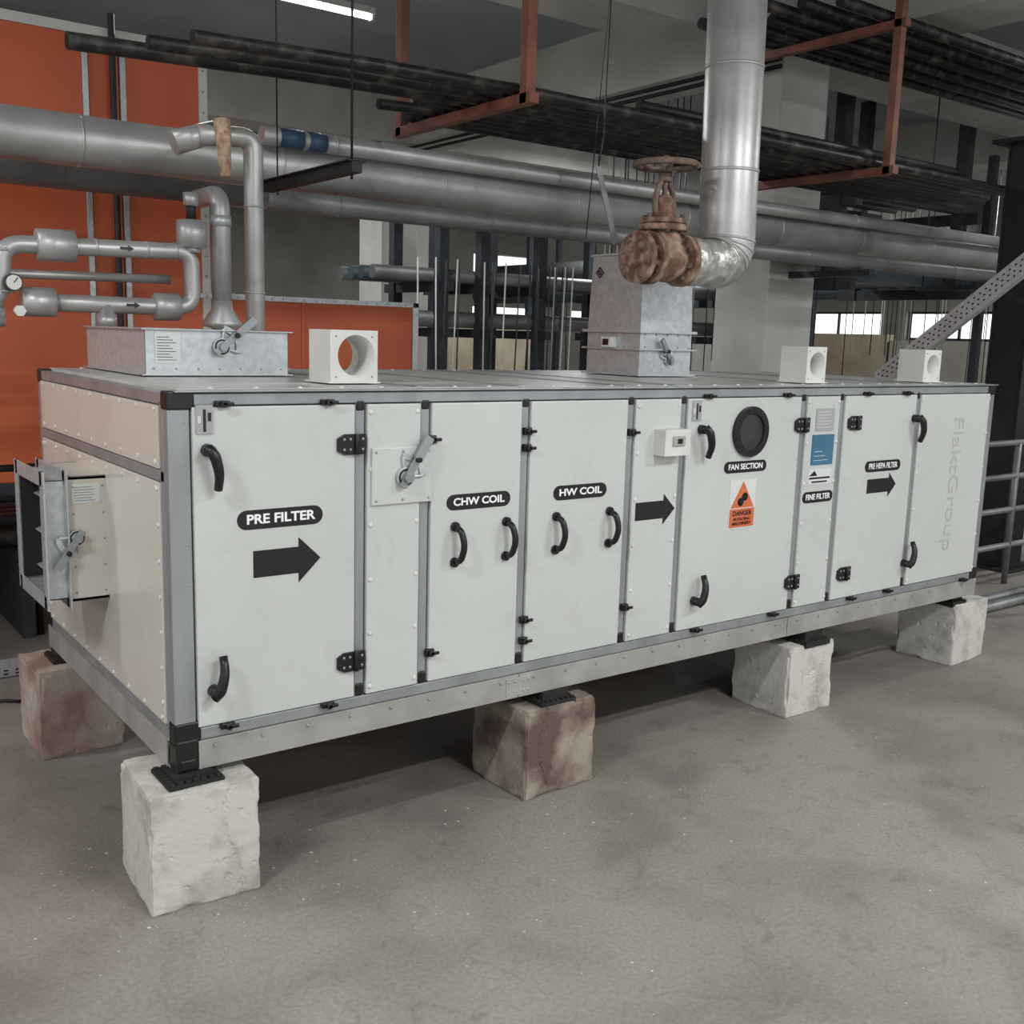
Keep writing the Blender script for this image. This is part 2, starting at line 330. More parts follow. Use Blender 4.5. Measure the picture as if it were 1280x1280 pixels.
def quadrant(parent,x,y,z,r,ang,ll,name="damper_quadrant"):
    q=P(name,parent,[m_alu,m_galv,m_blk])
    a0,a1=ang-1.0,ang+.7;pts=[]
    for k in range(17):
        a=a0+(a1-a0)*k/16;pts.append((x+r*math.cos(a),y,z+r*math.sin(a)))
    for k in range(17):
        a=a1-(a1-a0)*k/16;pts.append((x+r*.72*math.cos(a),y,z+r*.72*math.sin(a)))
    for k in range(16):
        A,B=pts[k],pts[k+1];C,D=pts[33-k-1],pts[33-k];q.poly([A,B,C,D],(0,-.005,0),1)
    for a in(a0,a1): q.tube([(x,y-.003,z),(x+r*.85*math.cos(a),y-.003,z+r*.85*math.sin(a))],.006,8,1)
    q.ring((x,y,z),(0,-1,0),.001,r*.42,.012,28,1);q.ring((x,y-.012,z),(0,-1,0),r*.28,r*.36,.002,28,2);q.cyl((x,y-.01,z),(x,y-.035,z),r*.22,seg=6)
    ex,ez=x+ll*math.cos(ang),z+ll*math.sin(ang);bx,bz=x-r*.45*math.cos(ang),z-r*.45*math.sin(ang)
    q.beam((bx,y-.02,bz),(ex,y-.024,ez),.006,.026*r/.08,0,(math.cos(ang+math.pi/2),0,math.sin(ang+math.pi/2)))
    q.beam((x+ll*.45*math.cos(ang),y-.024,z+ll*.45*math.sin(ang)),(ex,y-.024,ez),.016,.03*r/.08,0,(math.cos(ang+math.pi/2),0,math.sin(ang+math.pi/2)))
    q.cyl((x+r*.86*math.cos(ang),y,z+r*.86*math.sin(ang)),(x+r*.86*math.cos(ang),y-.04,z+r*.86*math.sin(ang)),.009,seg=12,mi=2)
    return q.done(.0015)
P("quadrant_plate",U,m_panel).box(.655,.885,-.018,-.006,1.175,1.365).done(.004)
pf=P("quadrant_plate_screws",U,m_alu)
for x in(.67,.77,.87):
    for z in(1.19,1.35): pf.sph((x,-.018,z),.005,0,(1,.5,1),8)
pf.done()
quadrant(U,.775,-.02,1.265,.080,math.radians(58),.155)
# left intake duct stub
DY0,DY1,DZ0,DZ1=.63,1.02,.81,1.235
dk=P("intake_duct",U,[m_panel_l,m_galv,m_gask_shade])
dk.box(-.125,-.0,DY0,DY0+.012,DZ0,DZ1,0);dk.box(-.125,0,DY1-.012,DY1,DZ0,DZ1,0);dk.box(-.125,0,DY0,DY1,DZ0,DZ0+.012,0);dk.box(-.125,0,DY0,DY1,DZ1-.012,DZ1,0)
for y0,y1,z0,z1 in((DY0+.01,DY0+.016,DZ0+.01,DZ1-.01),(DY1-.016,DY1-.01,DZ0+.01,DZ1-.01),(DY0+.01,DY1-.01,DZ0+.01,DZ0+.016),(DY0+.01,DY1-.01,DZ1-.016,DZ1-.01)): dk.box(-.20,-.12,y0,y1,z0,z1,1)
for x in(-.206,-.135):
    for y0,y1,z0,z1 in((DY0-.02,DY0+.03,DZ0-.02,DZ1+.02),(DY1-.03,DY1+.02,DZ0-.02,DZ1+.02),(DY0,DY1,DZ0-.02,DZ0+.03),(DY0,DY1,DZ1-.03,DZ1+.02)): dk.box(x,x+.006,y0,y1,z0,z1,1)
dk.box(-.04,-.034,DY0+.015,DY1-.015,DZ0+.015,DZ1-.015,2)  # dark liner sheets: shade inside the duct put into colour
for y in(DY0+.018,DY1-.024): dk.box(-.195,-.04,y,y+.004,DZ0+.02,DZ1-.02,2)
for k in range(3):
    z=DZ0+.08+k*.13
    dk.box(-.11,-.106,DY0+.03,DY1-.03,z-.05,z+.05,1,Matrix.Rotation(1.25,3,'Y'))
dk.done(.0015)
dp=P("duct_rivets",U,m_alu)
for x in(-.11,-.015):
    for k in range(5): dp.sph((x,DY0-.001,DZ0+.03+k*.09),.004,0,(1,.5,1),8)
for k in range(5): dp.sph((-.207,DY0,DZ0+.03+k*.09),.005,0,(.5,1,1),8)
dp.done()
tg=P("duct_sticker",U,[m_paper,m_grey]);tg.box(-.115,-.025,DY0-.002,DY0,1.145,1.21)
for k in range(6): tg.box(-.107,-.04-.01*(k%2),DY0-.003,DY0-.001,1.152+k*.009,1.155+k*.009,1)
tg.done()
quadrant(U,-.105,DY0-.004,1.03,.066,math.radians(235),.12)

# ------------------------------------------------------------------ items on top
TZ=1.561
def bracket_box(x0,x1,y0,y1,h,hr):
    e=G("pipe_collar_box")
    o=P("collar",e,m_white).box(x0,x1,y0,y1,TZ,TZ+h).done()
    cut=P("cutter",None,m_white).cyl(((x0+x1)/2+.008,y0-.1,TZ+h*.52),((x0+x1)/2+.008,y1+.1,TZ+h*.52),hr,seg=48).done()
    b=o.modifiers.new("hole","BOOLEAN");b.operation='DIFFERENCE';b.object=cut;b.solver='EXACT'
    bpy.context.view_layer.update();dg=bpy.context.evaluated_depsgraph_get();me=bpy.data.meshes.new_from_object(o.evaluated_get(dg))
    o.modifiers.clear();o.data=me;bpy.data.objects.remove(cut)
    f=P("collar_flange",e,[m_white,m_alu]);f.box(x0-.012,x1+.005,y0-.012,y1+.01,TZ,TZ+.005)
    for q in((.12,.88),(.88,.88),(.12,.12),(.88,.12)): f.sph((x0+(x1-x0)*q[0],y0-.001,TZ+h*q[1]),.004,1,(1,.4,1),8)
    f.done()
bracket_box(.625,.805,.22,.38,.178,.070)
bracket_box(2.95,3.09,.08,.23,.165,.055)
bracket_box(3.92,4.07,.10,.25,.165,.055)
T=G("top_intake_damper")
tx0,tx1,ty0,ty1,th=.18,.72,.76,1.50,.165
t=P("casing",T,[m_galv,m_gask_shade])
t.box(tx0,tx1,ty0,ty0+.004,TZ,TZ+th);t.box(tx0,tx1,ty1-.004,ty1,TZ,TZ+th);t.box(tx0,tx0+.004,ty0,ty1,TZ,TZ+th);t.box(tx1-.004,tx1,ty0,ty1,TZ,TZ+th)
for z in(TZ,TZ+th-.005):
    t.box(tx0-.014,tx1+.014,ty0-.014,ty0+.02,z,z+.005);t.box(tx0-.014,tx1+.014,ty1-.02,ty1+.014,z,z+.005);t.box(tx0-.014,tx0+.02,ty0,ty1,z,z+.005);t.box(tx1-.02,tx1+.014,ty0,ty1,z,z+.005)
for k in range(4):
    y=ty0+.12+k*.16;t.box(tx0+.01,tx1-.01,y-.08,y+.08,1.63,1.636,0,Matrix.Rotation(.3,3,'X'))
t.done(.0015)
s2=P("sticker",T,[m_paper,m_ink]);s2.box(tx0+.035,tx0+.125,ty0-.003,ty0,1.605,1.715)
for k in range(9): s2.box(tx0+.042,tx0+.11-.012*(k%3),ty0-.0038,ty0-.002,1.615+k*.010,1.617+k*.010,1)
s2.done()
quadrant(T,.455,ty0-.004,1.665,.078,math.radians(40),.16)
rv=P("rivets",T,m_alu)
for k in range(7): rv.sph((tx0+.03+k*.08,ty0-.001,1.585),.004,0,(1,.5,1),8)
rv.done()
D=G("supply_duct_transition")
def frustum(p,x0,x1,y0,y1,z0,X0,X1,Y0,Y1,z1,mi=0):
    a=[(x0,y0,z0),(x1,y0,z0),(x1,y1,z0),(x0,y1,z0)];b=[(X0,Y0,z1),(X1,Y0,z1),(X1,Y1,z1),(X0,Y1,z1)]
    A=[p.bm.verts.new(V(q)) for q in a];B=[p.bm.verts.new(V(q)) for q in b]
    p._f(A[::-1],mi);p._f(B,mi)
    for i in range(4): p._f([A[i],A[(i+1)%4],B[(i+1)%4],B[i]],mi)
dx0,dx1,dy0,dy1=2.54,2.89,.75,1.14
h=P("duct_casing",D,[m_galv,m_alu,m_gask_shade])
h.box(dx0,dx1,dy0,dy1,TZ,1.69)
for z in(TZ,1.685): h.box(dx0-.02,dx1+.02,dy0-.02,dy1+.02,z,z+.008)
h.box(dx0+.0,dx1,dy0,dy1,1.69,1.77);h.box(dx0-.02,dx1+.02,dy0-.02,dy1+.02,1.768,1.782)
frustum(h,dx0,dx1,dy0,dy1,1.78,dx0+.01,dx1-.01,dy0+.01,dy1-.01,2.14)
h.box(dx0+.0,dx1-.0,dy0+.0,dy1-.0,2.14,2.15)
for k in range(5):
    for z in(1.70,1.76): h.sph((dx0+.03+k*.075,dy0-.002,z),.005,1,(1,.5,1),8)
    for z in(1.70,1.76): h.sph((dx0-.002,dy0+.03+k*.083,z),.005,1,(.5,1,1),8)
h.done(.002)
q=P("duct_badge",D,[m_ink,m_white,m_blk]);q.ring((dx0+.004,1.07,2.06),(-1,0,0),.022,.030,.002,4,0);q.ring((dx0+.004,1.07,2.06),(-1,0,0),.006,.012,.003,16,0)
q.box(dx0-.04,dx0-.0,.92,.99,1.695,1.745,1);q.box(dx0-.044,dx0-.038,.935,.975,1.705,1.735,2);q.done(.002)
quadrant(D,2.73,dy0-.004,1.64,.06,math.radians(125),.12)

# ------------------------------------------------------------------ concrete blocks
def block(name,x0,x1,y0,y1,h,mat,rot=0,seed=0,pad=None):
    e=G(name);bm=bmesh.new();bmesh.ops.create_cube(bm,size=1)
    bmesh.ops.bevel(bm,geom=bm.edges[:],offset=.012,segments=2,affect='EDGES')
    bmesh.ops.subdivide_edges(bm,edges=[e_ for e_ in bm.edges if e_.calc_length()>.3],cuts=44,use_grid_fill=True)
    sx,sy=x1-x0,y1-y0;R=Matrix.Rotation(rot,3,'Z');cc=V(((x0+x1)/2,(y0+y1)/2,0))
    for v in bm.verts:
        q=V((v.co.x*sx,v.co.y*sy,(v.co.z+.5)*h))
        ds=sorted(.5-abs(v.co[k]) for k in range(3))[1]
        d=.0006*noise.noise(q*26+V((0,seed*3,0)))+.0015*noise.noise(q*5+V((seed,0,0)))
        ch_=max(0,noise.noise(q*10+V((seed,seed*2,0)))-.02);ch2=max(0,noise.noise(q*28+V((seed,3,seed*2))))
        w=max(0,1-ds/.05);d-=w*(.034*ch_*w+.006*ch2)
        pit=noise.noise(q*38+V((seed*7,1,2)))
        if pit>.52:d-=.003*min(1,(pit-.52)*8)
        cx=.03*math.sin(q.z*14+seed)+.25*sx*(1 if seed%2 else -1)+.006*noise.noise(q*40)
        if abs(q.x-cx)<.0045 and seed<5: d-=.003
        dr=V((v.co.x,v.co.y,v.co.z)).normalized();q+=V((dr.x*d,dr.y*d,(dr.z*d if v.co.z>-.4 else 0)))*1.4
        if v.co.z<-.45 or q.z<0.0:q.z=max(q.z,0)
        v.co=cc+R@q
    for f in bm.faces:f.smooth=False
    bmesh.ops.recalc_face_normals(bm,faces=bm.faces)
    me=bpy.data.meshes.new("block");bm.to_mesh(me);bm.free();me.materials.append(mat);o=bpy.data.objects.new("block",me);S.collection.objects.link(o);o.parent=e
    if pad:
        px,py,pw=pad;pp=P("rubber_pad",e,m_rub);top=ZB-.001
        pp.box(px-pw/2,px+pw/2,py-pw/2,py+pw/2,h-.012,h+.012,0)
        n=7
        for i in range(n):
            for j in range(n):
                a=px-pw/2+pw*(i+.5)/n;b=py-pw/2+pw*(j+.5)/n;pp.box(a-pw*.045,a+pw*.045,b-pw*.045,b+pw*.045,h+.011,h+.018)
        pp.box(px-pw*.36,px+pw*.36,py-pw*.36,py+pw*.36,h+.011,top)
        pp.done()
block("concrete_block",-.10,.235,-.085,.265,.372,m_blockA,math.radians(-3),1,(.045,.03,.17))
block("concrete_block",1.29,1.64,-.05,.29,.352,m_blockB,math.radians(2),2,(1.46,.045,.17))
block("concrete_block",2.86,3.19,-.02,.32,.340,m_blockA,math.radians(0),3,(3.05,.06,.18))
block("concrete_block",4.30,4.66,.02,.36,.345,m_blockA,math.radians(3),4,(4.37,.10,.14))
block("concrete_block",-.11,.22,1.30,1.62,.365,m_blockC,math.radians(2),5,(.05,1.46,.16))
for i,x in enumerate((1.35,2.9,4.1)): block("concrete_block",x,x+.33,1.22,1.55,.36,m_blockB,.03,6+i,(x+.16,1.40,.17))

# ------------------------------------------------------------------ valve and riser
R_=G("insulated_riser_pipe")
py=.45;zx=2.09
rp=P("riser_cladding",R_,[m_clad,m_foil,m_alu])
path=fillet([(2.72,py,4.69),(2.775,py,2.09),(2.50,py,zx)],.27,14)
straight=[q for q in path if q.z>2.40];bend=[q for q in path if q.z<=2.40]
rp.tube(straight+[bend[0]],.130,40);rp.tube([straight[-1]]+bend[:8],.131,40)
nb=len(bend[7:]);fo=bend[7:]+[V((2.50,py,zx))]
pts_=[];rr=[]
for i in range(len(fo)-1):
    for k in range(3):
        t_=k/3;pts_.append(fo[i].lerp(fo[i+1],t_));rr.append(.130-.028*(i+t_)/nb+.004*math.sin(i*5+k*2.3))
rp.tube(pts_,rr,40,1)
for z in(2.5,2.95,3.55,4.15):
    x=2.72+(4.66-z)*.0214;rp.cyl((x,py,z),(x,py,z+.012),.134,seg=40,mi=0)
for a in(1,3,5): 
    q0=bend[a];q1=bend[a+1];rp.cyl(q0,q0+(q1-q0).normalized()*.01,.135,seg=40)
rp.done()
VV=G("gate_valve")
v=P("valve_body",VV,[m_rust,m_rustd])
v.prof((2.19,py,zx),(3,py,zx),[(0,.045),(.01,.052),(.012,.105),(.016,.112),(.036,.112)],40,0,False)
v.prof((2.22,py,zx),(3,py,zx),[(.0,.07),(.04,.066),(.07,.07),(.12,.095),(.17,.10),(.22,.08),(.26,.072)],36)
v.cyl((2.262,py,zx),(2.292,py,zx),.115,seg=40);v.cyl((2.46,py,zx),(2.495,py,zx),.115,seg=40)
for k in range(8):
    a=k*math.pi/4+.3
    v.cyl((2.188,py+.083*math.cos(a),zx+.083*math.sin(a)),(2.31,py+.083*math.cos(a),zx+.083*math.sin(a)),.014,seg=6,mi=1)
    v.cyl((2.44,py+.09*math.cos(a),zx+.09*math.sin(a)),(2.50,py+.09*math.cos(a),zx+.09*math.sin(a)),.012,seg=6,mi=1)
v.prof((2.36,py,zx),(2.36,py,3),[(0,.09),(.09,.085),(.12,.07)],28)
v.cyl((2.36,py,zx+.12),(2.36,py,zx+.146),.105,seg=32);v.cyl((2.36,py,zx+.150),(2.36,py,zx+.172),.10,seg=32)
v.prof((2.36,py,zx),(2.36,py,3),[(.172,.06),(.21,.045),(.23,.035),(.25,.04),(.27,.028)],28)
for k in range(6):
    a=k*math.pi/3;v.cyl((2.36+.085*math.cos(a),py+.085*math.sin(a),zx+.11),(2.36+.085*math.cos(a),py+.085*math.sin(a),zx+.19),.011,seg=6,mi=1)
for s_ in(-1,1): v.tube(fillet([(2.36+s_*.045,py,zx+.17),(2.36+s_*.06,py,zx+.26),(2.36+s_*.02,py,zx+.34)],.06),.013,10,1)
v.cyl((2.36,py,zx+.2),(2.36,py,zx+.44),.012,seg=12,mi=1);v.cyl((2.36,py,zx+.33),(2.36,py,zx+.365),.03,seg=16,mi=1)
wz=zx+.40;n=40;v.tube([(2.36+.135*math.cos(2*math.pi*k/n),py+.135*math.sin(2*math.pi*k/n),wz) for k in range(n)],.014,10,1,closed=True)
for k in range(5):
    a=k*2*math.pi/5+.4;v.tube([(2.36,py,wz-.012),(2.36+.07*math.cos(a),py+.07*math.sin(a),wz-.018),(2.36+.133*math.cos(a),py+.133*math.sin(a),wz)],.009,8,1)
v.cyl((2.36,py,wz-.03),(2.36,py,wz+.02),.028,seg=12,mi=1);v.done()
sp=G("hanging_strap");P("strap",sp,m_pdark).beam((2.10,.60,2.47),(2.20,.58,2.15),.004,.03,0,(1,0,0)).done()
P("strap_wire",sp,m_black).tube([(2.10,.60,2.46),(2.14,.62,2.6),(2.42,.9,4.69)],.003,6).tube([(2.3,.9,2.2),(2.5,.9,4.69)],.0025,6).done()

# ------------------------------------------------------------------ pipe bundles on hangers
def pipe(p,a,b,r,mi=0,bore_shade=False,seg=16):
    p.tube([a,b],r,seg,mi)
    if bore_shade:
        a=V(a);d=(V(b)-a).normalized();p.cyl(a-d*.0015,a,r*.78,seg=seg,mi=1)  # dark end disc: shade of an open bore put into colour
BP=G("steel_pipe_bundle")
b=P("pipes",BP,[m_black,m_gask_shade])
zb=2.962
for i,(y,x0,x1,r) in enumerate([(1.60,.68,7.2,.030),(1.69,2.9,7.6,.028),(1.81,.56,6.9,.032),(1.93,2.2,7.5,.03),(2.02,.28,7.3,.038),(2.13,2.1,7.8,.03),(2.25,3.0,7.4,.032),(2.36,2.0,7.9,.03),(2.48,3.1,7.0,.032),(2.6,2.3,7.9,.03)]):
    dz=.065*max(0,(2.38-x0)/2.1)
    b.tube([(x0,y,zb+r-dz),((x0+2.38)/2,y,zb+r-dz*.35),(2.38,y,zb+r),(5.5,y,zb+r),(x1,y+random.uniform(-.02,.02),zb+r-.01)],r,16,0)
    b.cyl((x0-.0015,y,zb+r-dz),(x0,y,zb+r-dz),r*.78,seg=16,mi=1)  # bore shade painted as a dark disc on the capped end
for i,(y,x0,x1,r) in enumerate([(1.66,3.3,6.6,.03),(1.88,2.9,7.9,.03),(2.1,2.6,7.0,.03)]):
    pipe(b,(x0,y,zb+.066+r),(x1,y,zb+.066+r),r,0,True)
b.done()
def hanger(X,ztop,bars):
    e=G("pipe_hanger_frame");p=P("frame",e,m_hang)
    for y in(1.50,2.75): p.beam((X,y,bars[0]-.03),(X,y,ztop),.06,.06,0,(0,1,0))
    for z in bars: p.beam((X,1.44,z),(X,2.81,z),.06,.055)
    p.done(.003)
hanger(2.38,4.69,[2.93]);hanger(5.5,4.69,[2.93,3.88])
UB=G("overhead_pipe_bundle");b=P("pipes",UB,[m_black,m_gask_shade])
for i in range(6): pipe(b,(5.0-.15*(i%3),1.62+.19*i,3.912+.04),(11.0+.3*(i%2),1.62+.19*i,3.955),.040,0,True)
b.done()

# ------------------------------------------------------------------ large insulated header pipes
H=G("insulated_header_pipes")
hp=P("headers",H,[m_clad,m_pdark,m_bband,m_gask_shade,m_dsteel])
def clad(p,a,b,r,mi,step=1.0):
    p.tube([a,b],r,36,mi);a=V(a);b_=V(b);L_=(b_-a).length;d=(b_-a).normalized()
    k=.4
    while k<L_: p.cyl(a+d*k,a+d*(k+.012),r+.003,seg=36,mi=mi);k+=step
clad(hp,(-6,2.4,2.585),(9.5,2.4,2.585),.118,0)
clad(hp,(1.25,2.22,2.70),(9.5,2.22,2.70),.045,0,1.5)
clad(hp,(-6,2.78,2.54),(9.5,2.78,2.54),.14,1)
clad(hp,(1.3,2.30,2.40),(9.5,2.30,2.40),.055,1)
hp.cyl((1.34,2.22,2.70),(1.47,2.22,2.70),.0485,seg=30,mi=2);hp.cyl((1.50,2.22,2.70),(1.60,2.22,2.70),.0485,seg=30,mi=2)
hp.beam((6.35,2.15,2.315),(6.35,2.948,2.315),.08,.05,4)
hp.done()
for X in(-1.6,8.3):
    e=G("trapeze_hanger");hb=P("trapeze",e,m_dsteel);hb.beam((X,1.95,2.30),(X,3.0,2.30),.05,.045)
    for y in(2.05,2.94): hb.tube([(X,y,2.29),(X,y,4.69)],.007,8)
    hb.done()
e=G("bracket_hanger");hb=P("bracket",e,m_bsteel);hb.beam((1.29,1.28,2.45),(1.29,2.24,2.45),.05,.05);hb.beam((1.29,1.28,2.475),(1.29,2.24,2.475),.09,.006);hb.tube([(1.29,1.33,2.4),(1.29,1.33,4.69)],.006,8);hb.tube([(1.29,2.12,2.4),(1.29,2.12,4.69)],.004,8);hb.done()
C=G("coil_riser_pipes")
cr_=P("risers",C,[m_clad,m_galv,m_wool,m_foil])
cy=1.9
cr_.tube(fillet([(.80,cy,2.60),(1.07,cy,2.62),(1.07,cy,.02)],.07),.046,28)
cr_.cyl((1.07,cy,1.9),(1.07,cy,1.91),.049);cr_.cyl((1.07,cy,2.3),(1.07,cy,2.31),.049)
cr_.tube([(.70,cy+.03,2.555),(.90,cy+.02,2.63)],[.055,.05],28,0)
cr_.tube([(.895,cy-.055,2.67),(.90,cy-.065,2.60),(.905,cy-.06,2.51),(.91,cy-.06,2.42)],[.038,.036,.03,.024],16,2)
cr_.tube(fillet([(.905,cy+.3,2.35),(.905,cy,2.35),(.905,cy,1.80)],.1,8),.045,28);cr_.tube([(.905,cy,2.20),(.905,cy,2.25)],.049,28,1)
cr_.prof((.905,cy,1.86),(.905,cy,0),[(0,.046),(.04,.05),(.10,.09),(.12,.09),(.13,.05),(1.84,.05)],28,0)
cr_.done()
Lf=G("valve_station_pipes");lp=P("pipework",Lf,[m_clad,m_foil,m_gask_shade,m_blk])
lp.tube(fillet([(-.30,cy,1.80),(-.06,cy,1.82),(-.04,cy,2.055),(.76,cy,2.075),(.765,cy,1.825),(.60,cy,1.82),(.06,cy,1.82)],.075),.037,24)
for a,b_,r in(((.09,cy,2.06),(.25,cy,2.063),.068),((.765,cy,2.09),(.765,cy,2.22),.068),((.58,cy,1.82),(.70,cy,1.822),.062),((.02,cy,1.82),(.16,cy,1.82),.062)):
    lp.prof(a,b_,[(0,.04),(.005,r),((V(b_)-V(a)).length-.005,r),((V(b_)-V(a)).length,.04)],28,0)
for z,r in((2.03,.040),(1.86,.040)): lp.tube([(-.04,cy,z-.006),(-.04,cy,z+.006)],r,24)
for x in(.33,.55,.68): lp.cyl((x,cy,2.066+.02*(x-.33)),(x+.01,cy,2.066+.02*(x-.33)),.0395)
lp.tube([(.765,cy,2.07),(.765,cy,2.1)],.04,20);lp.tube([(.765,cy,2.22),(.765,cy,2.32)],.022,12,2);lp.tube([(.765,cy,2.28),(.765,cy,2.34)],.035,12,0)
lp.tube([(.37,cy,1.82),(.37,cy,.02)],.038,24);lp.tube([(.37,cy,1.72),(.37,cy,1.78)],.045,24)
lp.tube([(-.5,cy+.1,1.93),(.7,cy+.12,1.95)],.02,12,0)
lp.tube([(-.9,cy,1.75),(-.05,cy,1.76)],.05,24,1)
def flowarrow(x,z):
    lp.poly([(x,cy-.0385,z-.006),(x+.035,cy-.0385,z-.006),(x+.035,cy-.0385,z-.014),(x+.06,cy-.0385,z),(x+.035,cy-.0385,z+.014),(x+.035,cy-.0385,z+.006),(x,cy-.0385,z+.006)],(0,-.002,0),3)
flowarrow(.43,2.068);flowarrow(.45,1.822)
lp.done()
gz=P("gauge",Lf,[m_blk,m_dial,m_ink]);gz.cyl((-.02,cy-.09,1.895),(-.02,cy-.05,1.895),.036,seg=28);gz.cyl((-.02,cy-.093,1.895),(-.02,cy-.089,1.895),.03,seg=28,mi=1);gz.beam((-.02,cy-.095,1.895),(-.005,cy-.095,1.915),.002,.004,2);gz.tube([(-.02,cy-.05,1.895),(-.02,cy,1.86)],.01,8);gz.cyl((.0,cy-.09,1.78),(.0,cy-.06,1.78),.024,seg=6,mi=1);gz.done()

# ------------------------------------------------------------------ orange insulated enclosures
O=G("orange_panel_enclosure")
o1=P("orange_panels",O,[m_orange,m_galv,m_white,m_dsteel])
oy=4.0
o1.box(-5,.86,oy,oy+2.2,.75,3.46,0);o1.box(.90,1.08,oy+.005,oy+2.2,.75,3.46,0);o1.box(1.12,1.585,oy,oy+2.2,.75,3.46,0)
for x in(.86,1.085): o1.box(x,x+.035,oy-.012,oy+2.2,.72,3.46,1)
o1.box(1.585,1.64,oy-.012,oy+2.2,.72,3.58,2)
o1.box(-5,1.6,oy-.014,oy+2.2,3.46,3.52,2)
for x in(-1.2,): o1.box(x,x+.035,oy-.012,oy+2.2,.72,3.46,1)
o1.tube([(1.03,oy-.05,.7),(1.03,oy-.05,3.6)],.02,12,3)
o1.box(1.64,3.22,oy,oy+2.0,.75,1.925,0);o1.box(1.5,3.27,oy-.015,oy+2.02,1.925,1.96,1);o1.box(3.22,3.27,oy-.015,oy+2.0,.72,1.96,1);o1.box(2.3,2.33,oy-.008,oy,.75,1.93,0)
o1.box(-5,3.27,oy-.02,oy+2.0,.62,.75,3)
for x in(-4,-2.5,-1,.3,1.6,3.1): o1.box(x,x+.15,oy,oy+.15,0,.63,3);
for x in(-4,-2.5,-1,.3,1.6,3.1): o1.box(x,x+.15,oy+1.8,oy+1.95,0,.63,3)
o1.done(.002)
rvt=P("rivets",O,m_alu)
for k in range(20): rvt.sph((1.66+k*.083,oy-.016,1.942),.006,0,(1,.5,1),6);rvt.sph((1.61,oy-.014,.9+k*.13),.008,0,(1,.5,1),6)
rvt.done()
SP=G("floor_pipe_stack");s_=P("pipes",SP,[m_black,m_dsteel,m_pdark])
for k in range(4): s_.tube([(-4,3.2+.14*k,.55),(.5,3.2+.14*k,.55)],.05,14,k%2*2)
for k in range(3): s_.tube([(-4,3.27+.14*k,.64),(.6,3.27+.14*k,.64)],.045,14,0)
for x in(-3,-1,.2): s_.box(x,x+.06,3.1,3.75,0,.5,1)
s_.tube([(-4,3.15,.95),(.3,3.15,.95)],.02,12,0);s_.tube([(-4,3.15,.78),(.3,3.15,.78)],.02,12,0);s_.tube([(.3,3.15,0),(.3,3.15,.97)],.02,12,0);s_.tube([(-1.5,3.15,0),(-1.5,3.15,.97)],.02,12,0)
s_.done()
ct=G("cable_tray_offcut");k_=P("tray",ct,[m_galv,m_gask_shade]);k_.box(-1.0,.10,2.45,2.60,.0,.004);k_.box(-1.0,.10,2.45,2.453,0,.05);k_.box(-1.0,.10,2.597,2.60,0,.05)
for i in range(20):
    for z in(.015,.033): k_.box(-.98+i*.053,-.96+i*.053,2.447,2.451,z,z+.007,1)
k_.done()
cb=G("floor_cable");P("cable",cb,m_blk).tube([(-.9+.08*i,1.75+.10*math.sin(i*.9)+.03*i,.009) for i in range(12)],.008,8).done()

# ------------------------------------------------------------------ background steelwork
BK=G("suspended_pipe_rack");k_=P("rack_steel",BK,[m_dsteel])
for X in(8.25,10.5):
    for Y in(3.95,5.3): k_.beam((X,Y,2.30),(X,Y,4.69),.13,.13,0,(0,1,0))
    for z in(2.36,3.2): k_.beam((X,3.7,z),(X,5.5,z),.10,.12)
for Y in(3.95,5.3): k_.beam((8.0,Y,3.32),(10.9,Y,3.32),.1,.12)
k_.done()
k_=P("rack_pipes",BK,[m_pdark,m_bpipe,m_black])
for i in range(5): k_.tube([(7.6,4.08+.26*i,3.46),(10.95,4.08+.26*i,3.46)],.07,14,2)
for i,(r,mi) in enumerate([(.12,1),(.1,0),(.12,1),(.08,1)]): k_.tube([(7.6,4.16+.28*i,2.43+r),(10.95,4.16+.28*i,2.43+r)],r,16,mi)
k_.done()
B2=G("pipe_support_rack");k_=P("rack_steel",B2,[m_dsteel])
for X in(5.4,5.95,6.78,8.4,10): 
    for Y in(7.0,8.0): k_.beam((X,Y,0),(X,Y,3.2),.12,.12,0,(0,1,0))
    for z in(1.75,2.25,3.15): k_.beam((X,6.8,z),(X,8.2,z),.08,.1)
k_.done()
k_=P("rack_pipes",B2,[m_pdark,m_bpipe,m_black])
for i in range(4):
    k_.tube([(4.3,7.13+.24*i,1.9),(10.9,7.13+.24*i,1.9)],.09,14,i%2);k_.tube([(4.6,7.13+.24*i,2.38),(10.9,7.13+.24*i,2.38)],.075,14,1 if i%3 else 0)
k_.done()
YP=G("distant_header_pipes");k_=P("pipes",YP,[m_pdark,m_bpipe,m_dsteel])
for x,z,r,mi in((11.5,2.93,.18,0),(11.4,2.52,.12,1),(11.75,2.50,.12,1)): k_.tube([(x,0,z),(x,15,z)],r,24,mi)
for y in(1,4,7,10,13):
    k_.beam((11.15,y,2.35),(11.95,y,2.35),.1,.1,2)
    for x in(11.2,11.9): k_.beam((x,y,0),(x,y,4.0),.09,.09,2,(0,1,0))
k_.done()
PC=G("black_steel_column");k_=P("h_section",PC,m_bsteel)
k_.box(7.05,7.35,1.22,1.235,0,3.3);k_.box(7.05,7.35,1.50,1.515,0,3.3);k_.box(7.19,7.21,1.23,1.51,0,3.3);k_.box(6.95,7.45,1.1,1.6,3.3,3.33);k_.box(6.95,7.45,1.1,1.6,0,.02);k_.box(7.06,7.34,1.235,1.5,.02,3.3);k_.done(.002)
RL=G("guard_railing");k_=P("rails",RL,m_pdark)
for z in(1.07,.82,.57,.30): k_.tube([(5.75,.95,z),(10.8,.95,z)],.022,14)
